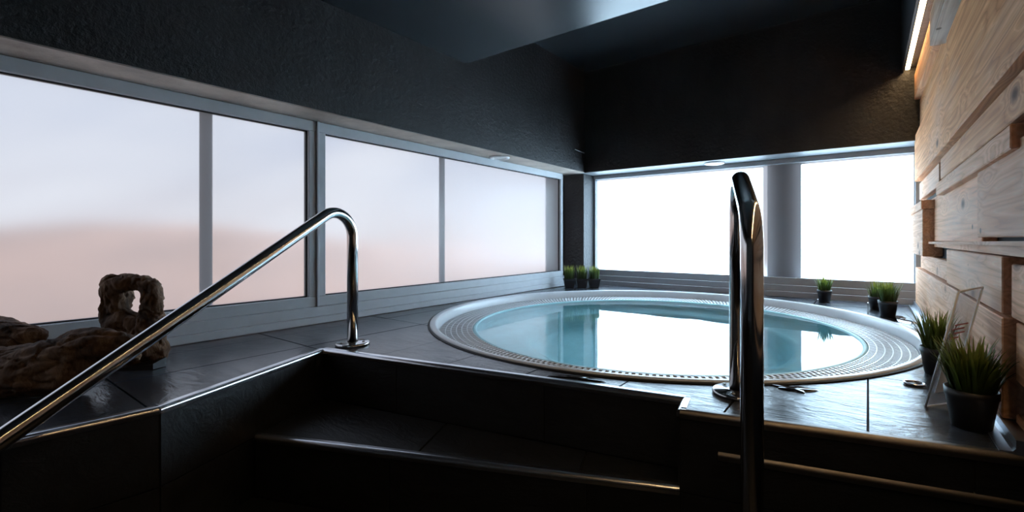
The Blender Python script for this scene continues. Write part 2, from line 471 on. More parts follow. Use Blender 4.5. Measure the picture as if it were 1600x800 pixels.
# deck tiles, 30 x 60 cm, each its own piece
def tile_field(outline, hole, xlines, ylines_of, z0, z1, parent, mat, gap=.006):
    bm = planar(outline, hole)
    def cut(co, no, faces):
        geom = set(faces)
        for f in faces: geom.update(f.edges); geom.update(f.verts)
        bmesh.ops.bisect_plane(bm, geom=list(geom), plane_co=co, plane_no=no, dist=1e-6)
    for x in xlines:
        for d in (-gap, gap): cut((x + d, 0, 0), (1, 0, 0), bm.faces[:])
    xs = sorted(xlines)
    col_of = lambda x: sum(1 for q in xs if x > q)
    for ci in range(len(xs) + 1):
        for y in ylines_of(ci):
            for d in (-gap, gap):
                cut((0, y + d, 0), (0, 1, 0), [f for f in bm.faces if col_of(f.calc_center_median().x) == ci])
    cells = {}
    for f in bm.faces:
        c_ = f.calc_center_median(); ci = col_of(c_.x)
        if any(abs(c_.x - q) < gap for q in xs): continue
        yl = ylines_of(ci)
        if any(abs(c_.y - q) < gap for q in yl): continue
        cells.setdefault((ci, sum(1 for q in yl if c_.y > q)), []).append([v.co.copy() for v in f.verts])
    for key, polys in sorted(cells.items()):
        b2 = bmesh.new(); vm = {}
        for pl in polys:
            vv = []
            for co in pl:
                k = (round(co.x, 5), round(co.y, 5))
                if k not in vm: vm[k] = b2.verts.new(co)
                vv.append(vm[k])
            if len(set(vv)) == len(vv):
                try: b2.faces.new(vv)
                except ValueError: pass
        if sum(f.calc_area() for f in b2.faces) < .01: b2.free(); continue
        bmesh.ops.dissolve_limit(b2, angle_limit=.01, verts=b2.verts[:], edges=b2.edges[:])
        dz = random.Random(key[0] * 31 + key[1]).uniform(-.0025, .0015)
        thicken(b2, z0, z1 + dz)
        mesh_obj('tile', b2, mat, parent)
    bm.free()
XLINES = [0.0, -.675, -1.37, -2.055, -2.74, -3.425, -4.25, -4.93]
def ylines(ci):
    xs = sorted(XLINES)
    if ci <= 2: return [-1.86, -.51, .83, 2.17, 3.51, 4.85, 6.19, 7.53]
    return [2.10, 4.09 + (.67 if ci % 2 == 0 and ci < 7 else 0), 5.43, 6.77, 8.11 - .67 * (ci % 2 == 0 and ci < 7)]
tile_field([(-5.28, -3.0)] + [(-3.52, -3.0), (-3.50, .268), (-3.448, .862), (-4.052, 2.222), (-.915, 2.868), (-.872, 2.66), (.60, 3.017), (.60, 8.82), (-5.28, 8.82)],
           (PC[0], PC[1], PR - .05), XLINES, ylines, -.0215, 0., floor, 'slate')

# riser tiles below the deck edges
def riser_tiles(A, B, z1, z0, parent, length=1.34, rows=.445, off=.012, start=0.):
    A, B = Vector((*A, 0)), Vector((*B, 0)); d = (B - A); L = d.length; d.normalize()
    nrm = Vector((d.y, -d.x, 0))
    cuts = [0.]; q = start if start > .02 else length
    while q < L - .08: cuts.append(q); q += length
    cuts.append(L); z = z1
    while z > z0 + .02:
        zb = max(z - rows, z0)
        for a, b in zip(cuts[:-1], cuts[1:]):
            bm = bmesh.new()
            p0, p1 = A + d * (a + .004), A + d * (b - .004)
            add_prism(bm, [(q_.x, q_.y) for q_ in (p0 + nrm * .0005, p1 + nrm * .0005, p1 + nrm * off, p0 + nrm * off)], zb + .004, z - .004)
            mesh_obj('tile', bm, 'slate_shaded', parent)
        z = zb
riser_tiles((-3.50, -3.0), P1, -.03, ZF, floor)
riser_tiles(P1, P2, -.03, ZF, floor)
riser_tiles(P2, P3, -.03, ZF, floor)
riser_tiles(P3, P4, -.03, -.445, floor, start=.86)
riser_tiles(P4, P5, -.03, ZF, floor)
P5B = (-.692, 2.683)
riser_tiles(P5, P6, -.03, ZF, floor)

# stair below the deck edge: two treads
def tread(name, poly, z, label, ztop_off=.0):
    cx_ = sum(p[0] for p in poly) / len(poly)
    bm = bmesh.new(); add_prism(bm, poly, ZF + .003, z - .022)
    o = structure(mesh_obj(name, bm, 'grout'), label, 'step')
    return o
NL, NR = (-3.66, 1.50), (-.895, 2.625)
stair = tread('step', [(-4.0, 2.185), NL, NR, (-.95, 2.83)], -.445, 'upper dark slate step inside the stair notch')
# tread tiles: three cut pieces
def lerp(a, b, t): return (a[0] + (b[0] - a[0]) * t, a[1] + (b[1] - a[1]) * t)
Tb0, Tb1 = (-4.0, 2.185), (-.955, 2.815)
for a, b in ((0., .43), (.435, .80), (.805, 1.)):
    bm = bmesh.new()
    add_prism(bm, [lerp(Tb0, Tb1, a), lerp(NL, NR, a), lerp(NL, NR, b), lerp(Tb0, Tb1, b)], -.466, -.445)
    mesh_obj('tile', bm, 'slate_shaded', stair)
riser_tiles(NL, NR, -.475, -.89, stair, start=1.1)
stair2 = tread('step', [(NL[0] - .0, NL[1] - .025), (-3.46, .95), (-.6, 1.75), (-.86, 2.56)], -.89, 'lower dark slate step in the shaded stair foot')
riser_tiles((-3.46, .95), (-.6, 1.75), -.92, ZF, stair2)
bm = bmesh.new(); add_prism(bm, [(-3.66, 1.47), (-3.45, .96), (-.61, 1.755), (-.87, 2.55)], -.911, -.89)
mesh_obj('tile', bm, 'slate_shaded', stair2)

# metal edge profiles
def edge_trim(A, B, z, name, mat='edge_metal', out_=.012, label=None):
    A, B = Vector((*A, z)), Vector((*B, z)); d = (B - A).normalized()
    nrm = Vector((d.y, -d.x, 0)); up = Vector((0, 0, 1))
    prof = [(-.034, .0055), (-.034, -.004), (-.004, -.004), (-.004, -.042), (out_ + .008, -.042)]
    for k in range(9):
        a = k / 8 * math.pi / 2
        prof.append((out_ + .008 - .028 + .028 * math.cos(a), -.0225 + .028 * math.sin(a)))
    bm = bmesh.new(); r0 = [bm.verts.new(A + nrm * u + up * w) for u, w in prof]; r1 = [bm.verts.new(B + nrm * u + up * w) for u, w in prof]
    n = len(prof)
    for i in range(n):
        bm.faces.new((r0[i], r0[(i + 1) % n], r1[(i + 1) % n], r1[i]))
    bm.faces.new(r0[::-1]); bm.faces.new(r1)
    return structure(mesh_obj(name, bm, mat), label, 'trim')
edge_trim((-3.50, -3.0), P1, 0, 'trim_1', label='metal edge strip along the near end of the window ledge')
edge_trim(P1, P2, 0, 'trim_2', label='metal edge strip below the driftwood ledge')
edge_trim(P2, P3, 0, 'trim_3', label='bright metal edge strip on the slanting left side of the stair')
edge_trim(P3, P4, 0, 'trim_4', label='long metal edge strip at the head of the stair')
edge_trim(P4, P5, 0, 'trim_5', label='short metal edge strip on the right side of the stair notch')
edge_trim(P5, P6, 0, 'trim_6', 'edge_metal_dull', label='metal edge strip in front of the large potted grass')
edge_trim(NL, NR, -.445, 'trim_7', label='metal nosing on the upper stair step')
edge_trim(P5B, P6, -.205, 'trim_8', 'edge_metal_dull', out_=.018, label='thin metal strip lower on the right riser')

structure(box('floor_lower', -3.52, .95, -3.2, 3.1, ZF - .3, ZF, 'slate_shaded'), 'dark lower floor at the foot of the stair', 'floor')

# upper walls (headers), ceilings, closing walls behind the camera
wl_ = structure(box('wall_left', -5.44, HX, -3.2, 8.97, SOF, 4.9, 'plaster_dark'), 'dark textured plaster wall above the left windows', 'wall')
structure(box('wall_back', HX + .001, .95, HYY, 8.97, SOF, 4.9, 'plaster_dark'), 'dark plaster wall above the end window', 'wall')
structure(box('wall_front', -5.75, .95, -3.5, -3.2, ZF - .3, 4.9, 'plaster_dark'), 'dark wall behind the viewpoint', 'wall')
structure(box('ceiling', HX, .39, YD, HYY, ZU, 4.9, 'ceiling_paint'), 'raised dark ceiling above the pool', 'ceiling')
structure(box('ceiling_dropped', HX, .39, -3.2, YD - .002, ZD, 4.9, 'ceiling_paint'), 'lower smooth dark ceiling panel with bluish sheen', 'ceiling')
# thin painted soffits over the windows
structure(box('trim_9', -5.44, HX, -3.2, HYY - .002, SOF - .012, SOF, 'soffit_concrete'), 'rough brown concrete soffit above the left windows', 'soffit')
structure(box('trim_10', HX + .002, .60, HYY, 9.0, SOF - .012, SOF, 'soffit_grey'), 'grey soffit above the end window', 'soffit')
structure(box('trim_11', -5.44, HX, HYY, 8.97, SOF - .012, SOF, 'soffit_grey'), 'grey soffit piece over the corner post', 'soffit')
# corner post
structure(box('wall_corner', -5.44, -4.93, 8.40, 8.97, -.02, SOF - .012, 'plaster_dark', bev=.01), 'dark post in the corner between the windows', 'post')
structure(box('wall_corner_outer', -6.05, -5.47, 8.30, 9.0, -4.0, 3.2, 'plaster_dark'), 'dark pier outside the window corner', 'pier')
box_w = structure(box('wall_left_lower', -5.455, -5.40, -3.2, 8.97, ZF - .3, -.03, 'plaster_dark'), 'low wall under the left windows', 'wall')
structure(box('wall_back_lower', -5.40, .95, 8.985, 9.1, ZF - .3, -.03, 'plaster_dark'), 'low wall under the end window', 'wall')

# windows: a frame, a gasket and a frosted pane each
def pane_x(name, y0, y1, z0, z1, parent):       # pane in a plane of constant x, room on the +x side
    bm = bmesh.new(); add_box(bm, XL - .016, XL, y0, y1, z0, z1)
    bm.normal_update()
    for f in bm.faces: f.material_index = 0 if f.calc_center_median().x > XL - .001 else 1
    return mesh_obj(name, bm, ['frosted_glass', 'glass_outer'], parent)
def pane_y(name, x0, x1, z0, z1, parent):
    bm = bmesh.new(); add_box(bm, x0, x1, YB, YB + .016, z0, z1)
    for f in bm.faces: f.material_index = 0 if f.calc_center_median().y < YB + .001 else 1
    return mesh_obj(name, bm, ['frosted_glass_dense', 'glass_outer'], parent)
ZB, ZT = .33, 2.255
def left_window(name, y0, y1, label):
    w = structure(empty(name, (XL, (y0 + y1) / 2, 0)), label, 'window')
    box('bottom_rail', XL - .06, -5.295, y0 - .10, y1 + .10, .20, ZB - .012, 'frame_white', w, .006)
    box('top_rail', XL - .06, -5.30, y0 - .10, y1 + .10, ZT + .012, SOF - .0135, 'frame_white', w, .006)
    box('jamb', XL - .06, -5.30, y0 - .10, y0 - .014, ZB - .011, ZT + .011, 'frame_white', w, .006)
    box('jamb', XL - .06, -5.30, y1 + .014, y1 + .10, ZB - .011, ZT + .011, 'frame_white', w, .006)
    bm = bmesh.new()
    add_box(bm, XL - .03, XL + .022, y0 - .013, y1 + .013, ZB - .0115, ZB)
    add_box(bm, XL - .03, XL + .022, y0 - .013, y1 + .013, ZT, ZT + .0115)
    add_box(bm, XL - .03, XL + .022, y0 - .0135, y0, ZB, ZT)
    add_box(bm, XL - .03, XL + .022, y1, y1 + .0135, ZB, ZT)
    mesh_obj('gasket', bm, 'gasket', w)
    pane_x('pane', y0 + .001, y1 - .001, ZB + .001, ZT - .001, w)
    return w
left_window('window_1', -2.4, 2.715, 'wide frosted window behind the driftwood')
left_window('window_2', 2.945, 8.064, 'wide frosted window beside the round pool')
structure(box('trim_12', XL - .06, -5.275, 2.816, 2.844, .20, SOF - .0135, 'frame_white', bev=.004), 'white mullion strip between the left windows', 'mullion')
structure(box('trim_13', -5.45, -5.268, -3.0, 8.39, .085, .199, 'frame_white', bev=.006), 'white middle sill band under the left windows', 'sill')
structure(box('trim_14', -5.45, -5.245, -3.0, 8.39, .004, .084, 'frame_white', bev=.006), 'white lowest sill band under the left windows', 'sill')

w3 = structure(empty('window_3', (-2.15, YB, 0)), 'blindingly bright frosted window at the end of the pool', 'window')
X0, X1 = -4.86, .565
box('bottom_rail', X0 - .07, .67, 8.82, YB + .06, .21, ZB + .005, 'frame_grey', w3, .006)
box('top_rail', X0 - .07, .67, 8.82, YB + .06, ZT + .045, SOF - .0135, 'frame_grey', w3, .006)
box('jamb', X0 - .07, X0 - .014, 8.82, YB + .06, ZB + .006, ZT + .044, 'frame_grey', w3, .006)
box('jamb', X1 + .014, X1 + .09, 8.82, YB + .06, ZB + .006, ZT + .044, 'frame_grey', w3, .006)
bm = bmesh.new()
add_box(bm, X0 - .013, X0, YB - .02, YB + .03, ZB + .006, ZT + .044)
add_box(bm, X1, X1 + .013, YB - .02, YB + .03, ZB + .006, ZT + .044)
mesh_obj('glazing_bead', bm, 'frame_white', w3)
pane_y('pane', X0 + .001, X1 - .001, ZB + .006, ZT + .044, w3)
structure(box('trim_15', -4.925, .67, 8.79, 8.98, .10, .209, 'frame_grey', bev=.006), 'grey middle sill band under the end window', 'sill')
structure(box('trim_16', -4.925, .67, 8.765, 8.98, .004, .099, 'frame_grey', bev=.006), 'grey lowest sill band under the end window', 'sill')

# outside: ground, posts
g = structure(box('ground_outside', -80, 60, -60, 90, -4.2, -4.0, 'ground_terrace'), 'warm terrace ground outside the windows', 'ground')
bm = bmesh.new(); HN = 28
gv = [[None] * 9 for _ in range(HN + 1)]
for i in range(HN + 1):
    t = i / HN; yy = -70 + 130 * t
    crest = .3 + 2.4 * math.exp(-((yy - 14) / 15) ** 2) + noise.noise(Vector((yy * .11, 3.1, 0))) * .5
    for j in range(9):
        q = j / 8; gv[i][j] = bm.verts.new((-38 - 26 * q, yy, -4.05 + (crest + 4) * math.sin(q * math.pi * .5 if q < .9 else math.pi * .48)))
for i in range(HN):
    for j in range(8): bm.faces.new((gv[i][j], gv[i + 1][j], gv[i + 1][j + 1], gv[i][j + 1])).smooth = True
hill = mesh_obj('hillside', bm, 'hill_earth', None, True)
if hill.data.polygons[0].normal.z < 0: hill.data.flip_normals()
structure(hill, 'brown hillside blurred behind the frosted windows', 'hill')
def post(name, poly_c, r, label, z0=-4.0, z1=3.2, seg=24):
    bm = bmesh.new(); add_lathe(bm, [(0, z0), (r * 1.4, z0), (r * 1.4, z0 + .06), (r, z0 + .08), (r, z1 - .06), (r * 1.15, z1 - .05), (r * 1.15, z1), (0, z1)], seg, *poly_c)
    return tag(mesh_obj(name, bm, 'post_paint'), label, 'post')
post('outdoor_post', (-5.60, 1.80), .056, 'dim slender post seen through the window behind the driftwood')
post('outdoor_post', (-5.60, 4.99), .050, 'dim slender post seen through the long window beside the pool')
post('outdoor_column', (-1.20, 9.24), .30, 'broad grey column seen through the bright end window')

# ------------------------------------------------------------------ right wall: reclaimed boards on a dark backing
wr = structure(box('wall_right', .68, .95, -3.2, 8.82, ZF - .3, 4.9, 'backing'), 'rustic wall of uneven reclaimed pine boards', 'wall')
YN = .2
def plank(y0, y1, z0, z1, xf, mat='pine', zfar=None, xb=.678, bev=.006):
    bm = bmesh.new()
    if zfar is None: add_box(bm, xf, xb, y0, y1, z0, z1, bev)
    else:
        add_prism(bm, [(xf, y0), (xb, y0), (xb, y1), (xf, y1)], [z0, z0, zfar[0], zfar[0]], [z1, z1, zfar[1], zfar[1]])
    return mesh_obj('plank', bm, mat, wr)
plank(YN, 8.42, 1.82, 2.47, .545)
plank(5.45, 8.22, 2.485, 2.93, .588)
plank(YN, 5.42, 2.485, 2.80, .572)
plank(YN, 5.62, 2.815, 3.12, .475, 'pine_weathered')
plank(5.66, 8.22, 2.945, 3.30, .53)
plank(YN, 6.04, 1.595, 1.80, .592)
plank(6.30, 8.50, 1.56, 1.80, .605, 'pine_pale')
plank(3.03, 5.90, 1.425, 1.543, .545, 'pine_pale')
plank(4.07, 7.10, .974, 1.465, .603, 'pine_pale')
plank(YN, 4.05, 1.009, 1.475, .578, 'pine_pale')
plank(YN, 6.90, .984, 1.006, .552, 'pine_pale', zfar=(.942, .966))
plank(YN, 6.68, .912, .982, .602, 'pine_pale', zfar=(.912, .942))
plank(6.70, 8.50, .80, 1.335, .502, 'pine_pale')
plank(6.66, 8.52, 1.337, 1.437, .488, 'pine_pale')
plank(5.49, 8.30, .60, .79, .605, 'pine_pale')
plank(3.386, 5.47, .60, .905, .578, 'pine_pale')
plank(3.29, 8.52, .075, .592, .562, 'pine_pale')
plank(YN, 3.34, .592, .87, .606, 'pine_pale')
plank(YN, 3.25, .285, .58, .606)
plank(YN, 3.25, .075, .12, .606)
# metal skirting at the foot of the boards
bm = bmesh.new()
pf = [(.50, .003), (.50, .012), (.545, .016), (.556, .03), (.556, .07), (.66, .07), (.66, .003)]
r0 = [bm.verts.new((x, .2 + 2.78, z)) for x, z in pf]; r1 = [bm.verts.new((x, 8.76, z)) for x, z in pf]
for i in range(len(pf)): bm.faces.new((r0[i], r0[(i + 1) % len(pf)], r1[(i + 1) % len(pf)], r1[i]))
bm.faces.new(r0[::-1]); bm.faces.new(r1)
structure(mesh_obj('baseboard_right', bm, 'skirting_metal'), 'metal skirting below the pine boards', 'skirting')
# bulkhead that carries the light strip
structure(box('ceiling_bulkhead', .40, .95, -3.2, HYY - .002, 3.43, 4.9, 'plaster_dark'), 'dark boxed ceiling edge above the boards', 'ceiling')
structure(box('ceiling_lip', .391, .41, -3.2, HYY - .002, 3.37, 4.6, 'plaster_dark'), 'thin dark lip beside the light strip', 'ceiling')
ls = tag(empty('light_strip', (.457, 5.6, 3.36)), 'glowing warm linear light strip over the pine boards', 'light')
box('housing', .428, .486, -2.6, 8.27, 3.412, 3.4295, 'edge_metal', ls)
box('diffuser', .434, .480, -2.6, 8.26, 3.398, 3.4115, 'led', ls)

# ------------------------------------------------------------------ pool
pool = tag(empty('round_pool', (PC[0], PC[1], 0)), 'round sunken whirlpool with white slotted overflow rim', 'pool')
SEG = 192
bm = bmesh.new()
add_lathe(bm, [(PR - .04, .001), (PR - .012, .001), (PR - .012, .012), (PR - .020, .018), (2.745, .018), (2.728, .012), (2.715, -.02), (2.70, -.085), (2.692, -.19), (2.700, -.19), (2.712, -.06), (2.73, -.0)], SEG, PC[0], PC[1], closed=True)
mesh_obj('rim', bm, 'rim_white', pool)
bm = bmesh.new(); add_lathe(bm, [(PR - .011, .0015), (PR + .012, .0015), (PR + .010, .006), (PR - .011, .010)], SEG, PC[0], PC[1], closed=True)
mesh_obj('sealant', bm, 'gasket', pool)
bm = bmesh.new()
add_lathe(bm, [(2.691, -.20), (2.66, -.215), (2.32, -.215), (2.302, -.20), (2.302, -.23), (2.691, -.23)], SEG, PC[0], PC[1], closed=True)
mesh_obj('gutter', bm, 'gutter_grey', pool)
bm = bmesh.new()
prof = [(2.30, -.24), (2.298, -.112), (2.29, -.100), (2.262, -.100), (2.254, -.108), (2.22, -.55), (2.16, -.72), (1.72, -.76), (1.62, -.84), (1.56, -1.42), (1.42, -1.60), (0, -1.64)]
add_lathe(bm, prof, SEG, PC[0], PC[1])
mesh_obj('basin', bm, 'basin', pool)
# slotted overflow grille: six rings of radial bars between ring rails
bm = bmesh.new()
r_in, r_out, NR_ = 2.305, 2.69, 6
wr_ = (r_out - r_in) / NR_
def gz(r): return -.098 + .0 * (r - r_in)
for k in range(NR_ + 1):
    r = r_in + k * wr_
    a, b = max(r - .005, r_in - .002), min(r + .005, r_out)
    add_lathe(bm, [(a, -.118), (a, -.096), (b, -.096), (b, -.118)], SEG, PC[0], PC[1], closed=True, smooth=False)
for k in range(NR_):
    ra, rb = r_in + k * wr_ + .005, r_in + (k + 1) * wr_ - .005
    n = 270
    for i in range(n):
        a = 2 * math.pi * (i + .5 * (k % 2)) / n; h_ = .0125
        ca, sa = math.cos(a), math.sin(a)
        top = [(ra, -h_), (rb, -h_), (rb, h_), (ra, h_)]
        pts = [(PC[0] + u * ca - w * sa, PC[1] + u * sa + w * ca) for u, w in top]
        t_ = [bm.verts.new((x, y, -.0965)) for x, y in pts]; b_ = [bm.verts.new((x, y, -.114)) for x, y in pts]
        bm.faces.new(t_); bm.faces.new((t_[0], b_[0], b_[1], t_[1])); bm.faces.new((t_[2], b_[2], b_[3], t_[3]))
tag(mesh_obj('grille', bm, 'grille_white', pool), kind='stuff')
# water: a closed body, top just below the inner lip
bm = bmesh.new()
add_lathe(bm, [(0, -.113)] + [(2.2535 * k / 12, -.113) for k in range(1, 13)], SEG, PC[0], PC[1])
pw_ = mesh_obj('pool_water', bm, 'water', None, True)
if pw_.data.polygons[0].normal.z < 0: pw_.data.flip_normals()
tag(pw_, 'still teal water filling the round pool', 'water', kind='stuff')

# ------------------------------------------------------------------ handrails
def handrail(base, label, pts, foot=None):
    root = tag(empty('handrail', (*base, 0.)), label, 'handrail', 'polished steel stair handrails')
    bm = bmesh.new(); add_tube(bm, fillet_path(pts, .22, 12), .0490, 28)
    mesh_obj('tube', bm, 'steel', root, False)
    for (bx, by, bz) in [(base[0], base[1], 0.)] + ([foot] if foot else []):
        bm = bmesh.new()
        add_lathe(bm, [(.0505, .002), (.150, .002), (.155, .008), (.152, .020), (.142, .026), (.058, .028), (.0505, .034)], 40, bx, by, bz, closed=True)
        fl = mesh_obj('flange', bm, 'steel', root)
        for k in range(3):
            a = k * 2.0944 + .5
            bm = bmesh.new(); add_lathe(bm, [(0, .0285), (.013, .0285), (.013, .033), (.009, .036), (0, .036)], 10, bx + .11 * math.cos(a), by + .11 * math.sin(a), bz)
            mesh_obj('screw', bm, 'screw', fl)
    return root
dL = Vector((.28, -.96)); bl = Vector((-3.973, 2.46))
def on_left(t, z): q = bl + dL * t; return (q.x, q.y, z)
sl = (1.40 - .05) / 2.295
handrail((bl.x, bl.y), 'steel handrail sloping down in front of the driftwood', [(bl.x, bl.y, .002), (bl.x, bl.y, 1.40), on_left(2.75, 1.40 - sl * 2.75), on_left(2.75, ZF + .002)], on_left(2.75, ZF))
br = (-.686, 3.123)
nr = (-.425, 2.217)
handrail(br, 'steel handrail between pool and viewpoint, its near post largest in view', [(*br, .002), (*br, 1.455), (*nr, 1.09), (*nr, ZF + .002)], (*nr, ZF))

# ------------------------------------------------------------------ recessed downlights and small fittings
def downlight(x, y, label):
    root = tag(empty('recessed_downlight', (x, y, SOF - .012)), label, 'light', 'recessed soffit downlights')
    bm = bmesh.new(); add_lathe(bm, [(.10, -.0125), (.175, -.0125), (.172, -.030), (.155, -.040), (.11, -.036), (.10, -.02)], 40, x, y, SOF, closed=True)
    mesh_obj('trim_ring', bm, 'downlight_white', root)
    bm = bmesh.new(); add_lathe(bm, [(0, -.014), (.099, -.014), (.099, -.022), (.06, -.032), (0, -.034)], 32, x, y, SOF)
    mesh_obj('lens', bm, 'downlight_white', root)
downlight(-5.09, 5.86, 'unlit white downlight in the soffit above the left window')
downlight(-2.28, 8.58, 'unlit white downlight in the soffit above the end window')
bm = bmesh.new(); add_tube(bm, [(-4.85, 7.91, 2.815), (-4.835, 7.91, 2.82), (-4.83, 7.93, 2.81), (-4.83, 8.25, 2.80), (-4.85, 8.26, 2.80)], .008, 8)
tag(mesh_obj('wire_clip', bm, 'frame_grey'), 'tiny wire clip on the dark wall near the corner', 'clip')

# ring pull set in the deck
bm = bmesh.new(); add_lathe(bm, [(.045, .002), (.060, .003), (.066, .010), (.060, .016), (.048, .014)], 28, .26, 4.03, closed=True)
rp = tag(empty('deck_ring', (.26, 4.03, 0)), 'small metal ring fitting on the slate beside the potted grass', 'ring')
mesh_obj('ring', bm, 'edge_metal', rp)
bm = bmesh.new(); add_lathe(bm, [(0, .0015), (.045, .0015), (.045, .006), (0, .007)], 24, .26, 4.03); mesh_obj('plug', bm, 'black_plastic', rp)

# puddles
def puddle(cx_, cy_, rx, ry, seed, label, rot=0.):
    rng = random.Random(seed); n = 40; bm = bmesh.new()
    ph = [rng.uniform(0, 6.28) for _ in range(6)]
    pts = []
    for k in range(n):
        a = 2 * math.pi * k / n
        r = 1 + .25 * math.sin(2 * a + ph[0]) + .22 * math.sin(3 * a + ph[1]) + .15 * math.sin(5 * a + ph[2]) + .09 * math.sin(8 * a + ph[3])
        u, w = rx * r * math.cos(a), ry * r * math.sin(a)
        pts.append((cx_ + u * math.cos(rot) - w * math.sin(rot), cy_ + u * math.sin(rot) + w * math.cos(rot)))
    top = [bm.verts.new((x, y, .0026)) for x, y in pts]
    inn = [bm.verts.new((cx_ + (x - cx_) * .93, cy_ + (y - cy_) * .93, .0052)) for x, y in pts]
    c_ = bm.verts.new((cx_, cy_, .006))
    for k in range(n):
        k2 = (k + 1) % n
        bm.faces.new((top[k], top[k2], inn[k2], inn[k])); bm.faces.new((inn[k], inn[k2], c_))
    tag(mesh_obj('water_puddle', bm, 'puddle_water', None, True), label, 'puddle', 'water puddles on the deck')
puddle(-1.70, 2.80, .15, .045, 3, 'dark water splash at the deck edge left of the near handrail', .25)
puddle(-.40, 3.44, .10, .07, 8, 'dark water splash on the slate right of the near handrail', .2)
puddle(.30, 7.20, .14, .30, 5, 'dark wet patch at the foot of the paired potted grass', .1)

# ------------------------------------------------------------------ potted grass
def make_pot(x, y, seed, label, sc=1.0, blades=120, spread=1.0, square=False, lean=(0, 0), tall=1.0, group='black pots of ornamental grass'):
    rng = random.Random(seed)
    root = tag(empty('potted_plant', (x, y, 0)), label, 'plant', group)
    h = .200 * sc; rt, rb = .108 * sc, .078 * sc
    bm = bmesh.new()
    prof = [(0, .003), (rb, .003), (rb + (rt - rb) * .80, h * .80), (rt * .985, h * .82), (rt, h), (rt * .94, h), (rt * .90, h * .8), (0, h * .8)]
    if square:
        sg = 4
        b2 = bmesh.new(); add_lathe(b2, [(r * 1.58, z) if r else (0, z) for r, z in prof], sg, 0, 0, 0, smooth=False)
        bmesh.ops.rotate(b2, verts=b2.verts[:], cent=(0, 0, 0), matrix=__import__('mathutils').Matrix.Rotation(math.pi / 4 + math.radians(38.7), 3, 'Z'))
        bmesh.ops.translate(b2, verts=b2.verts[:], vec=(x, y, 0)); merge(bm, b2)
    else: add_lathe(bm, prof, 36, x, y)
    mesh_obj('pot', bm, 'pot_black', root)
    bm = bmesh.new(); add_lathe(bm, [(0, h * .86), (rt * .6, h * .85), (rt * .88, h * .82)], 20, x, y); mesh_obj('soil', bm, 'soil', root)
    bm = bmesh.new()
    for i in range(blades):
        a = rng.uniform(0, 2 * math.pi); rr_ = rt * (.95 if square else .72) * math.sqrt(rng.random())
        bx, by = x + rr_ * math.cos(a), y + rr_ * math.sin(a)
        a2 = a + rng.gauss(0, .5); L = rng.uniform(.17, .30) * sc * tall
        out0 = rng.uniform(.05, .35) * spread * (.3 + rr_ / rt); curl = rng.uniform(.1, .9) * spread * (.35 + rr_ / rt)
        w = rng.uniform(.006, .0105) * sc
        d = Vector((math.cos(a2), math.sin(a2), 0)) + Vector((lean[0], lean[1], 0)); side = Vector((-math.sin(a2), math.cos(a2), 0))
        prev = None; p_ = Vector((bx, by, h * .8)); K = 5
        for k in range(K + 1):
            q = k / K; wk = w * (1 - q ** 2.2) + .0004
            l_, m_, r_ = bm.verts.new(p_ - side * wk), bm.verts.new(p_ - Vector((0, 0, wk * .5)) + d * (-wk * .2)), bm.verts.new(p_ + side * wk)
            if prev:
                for (u0, u1, v0, v1) in ((prev[0], prev[1], l_, m_), (prev[1], prev[2], m_, r_)):
                    f = bm.faces.new((u0, u1, v1, v0)); f.smooth = True
            prev = (l_, m_, r_)
            ang = out0 + curl * q * q
            p_ = p_ + (d * math.sin(ang) + Vector((0, 0, math.cos(ang)))) * (L / K)
    mesh_obj('grass', bm, 'grass', root)
    return root
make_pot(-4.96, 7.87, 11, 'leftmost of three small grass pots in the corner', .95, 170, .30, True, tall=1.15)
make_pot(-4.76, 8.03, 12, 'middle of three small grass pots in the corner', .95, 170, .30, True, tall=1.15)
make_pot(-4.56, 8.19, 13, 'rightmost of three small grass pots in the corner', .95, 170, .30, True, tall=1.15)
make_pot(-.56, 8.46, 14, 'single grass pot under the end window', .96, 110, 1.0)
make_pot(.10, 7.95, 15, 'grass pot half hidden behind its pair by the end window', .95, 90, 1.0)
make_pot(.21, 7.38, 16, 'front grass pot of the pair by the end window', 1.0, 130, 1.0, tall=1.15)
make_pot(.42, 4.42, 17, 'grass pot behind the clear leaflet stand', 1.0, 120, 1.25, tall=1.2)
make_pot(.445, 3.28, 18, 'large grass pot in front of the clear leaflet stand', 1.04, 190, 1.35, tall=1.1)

# ------------------------------------------------------------------ clear leaflet stand
B0 = Vector((.278, 3.525, .002)); T0 = Vector((.422, 3.50, .697)); T1 = Vector((.545, 3.66, .718)); B1 = B0 + (T1 - T0); B1.z = .002
root = tag(empty('leaflet_stand', (.36, 3.62, 0)), 'clear acrylic leaflet stand leaning towards the boards', 'sign')
nrm = (T0 - B0).cross(B1 - B0).normalized()
def slab(name, quad, t, mat, off=0.):
    bm = bmesh.new()
    a = [bm.verts.new(q + nrm * off) for q in quad]; b = [bm.verts.new(q + nrm * (off + t)) for q in quad]
    bm.faces.new(a[::-1]); bm.faces.new(b)
    for i in range(4): bm.faces.new((a[i], a[(i + 1) % 4], b[(i + 1) % 4], b[i]))
    return mesh_obj(name, bm, mat, root)
slab('panel', (B0, B1, T1, T0), .008, 'acrylic')
def on_panel(u, v): return (B0 * (1 - u) + B1 * u) * (1 - v) + (T0 * (1 - u) + T1 * u) * v
e_ = .035
bm = bmesh.new()
for (u0, v0, u1, v1) in ((0, 0, 0, 1), (0, 1, 1, 1), (1, 1, 1, 0), (0, 0, 1, 0)):
    add_tube(bm, [on_panel(u0, v0), on_panel(u1, v1)], .006, 8)
mesh_obj('edge_frame', bm, 'downlight_white', root)
slab('leaflet', (on_panel(.2, .12), on_panel(.85, .12), on_panel(.85, .42), on_panel(.2, .42)), .002, 'paper', -.005)
rng = random.Random(4)
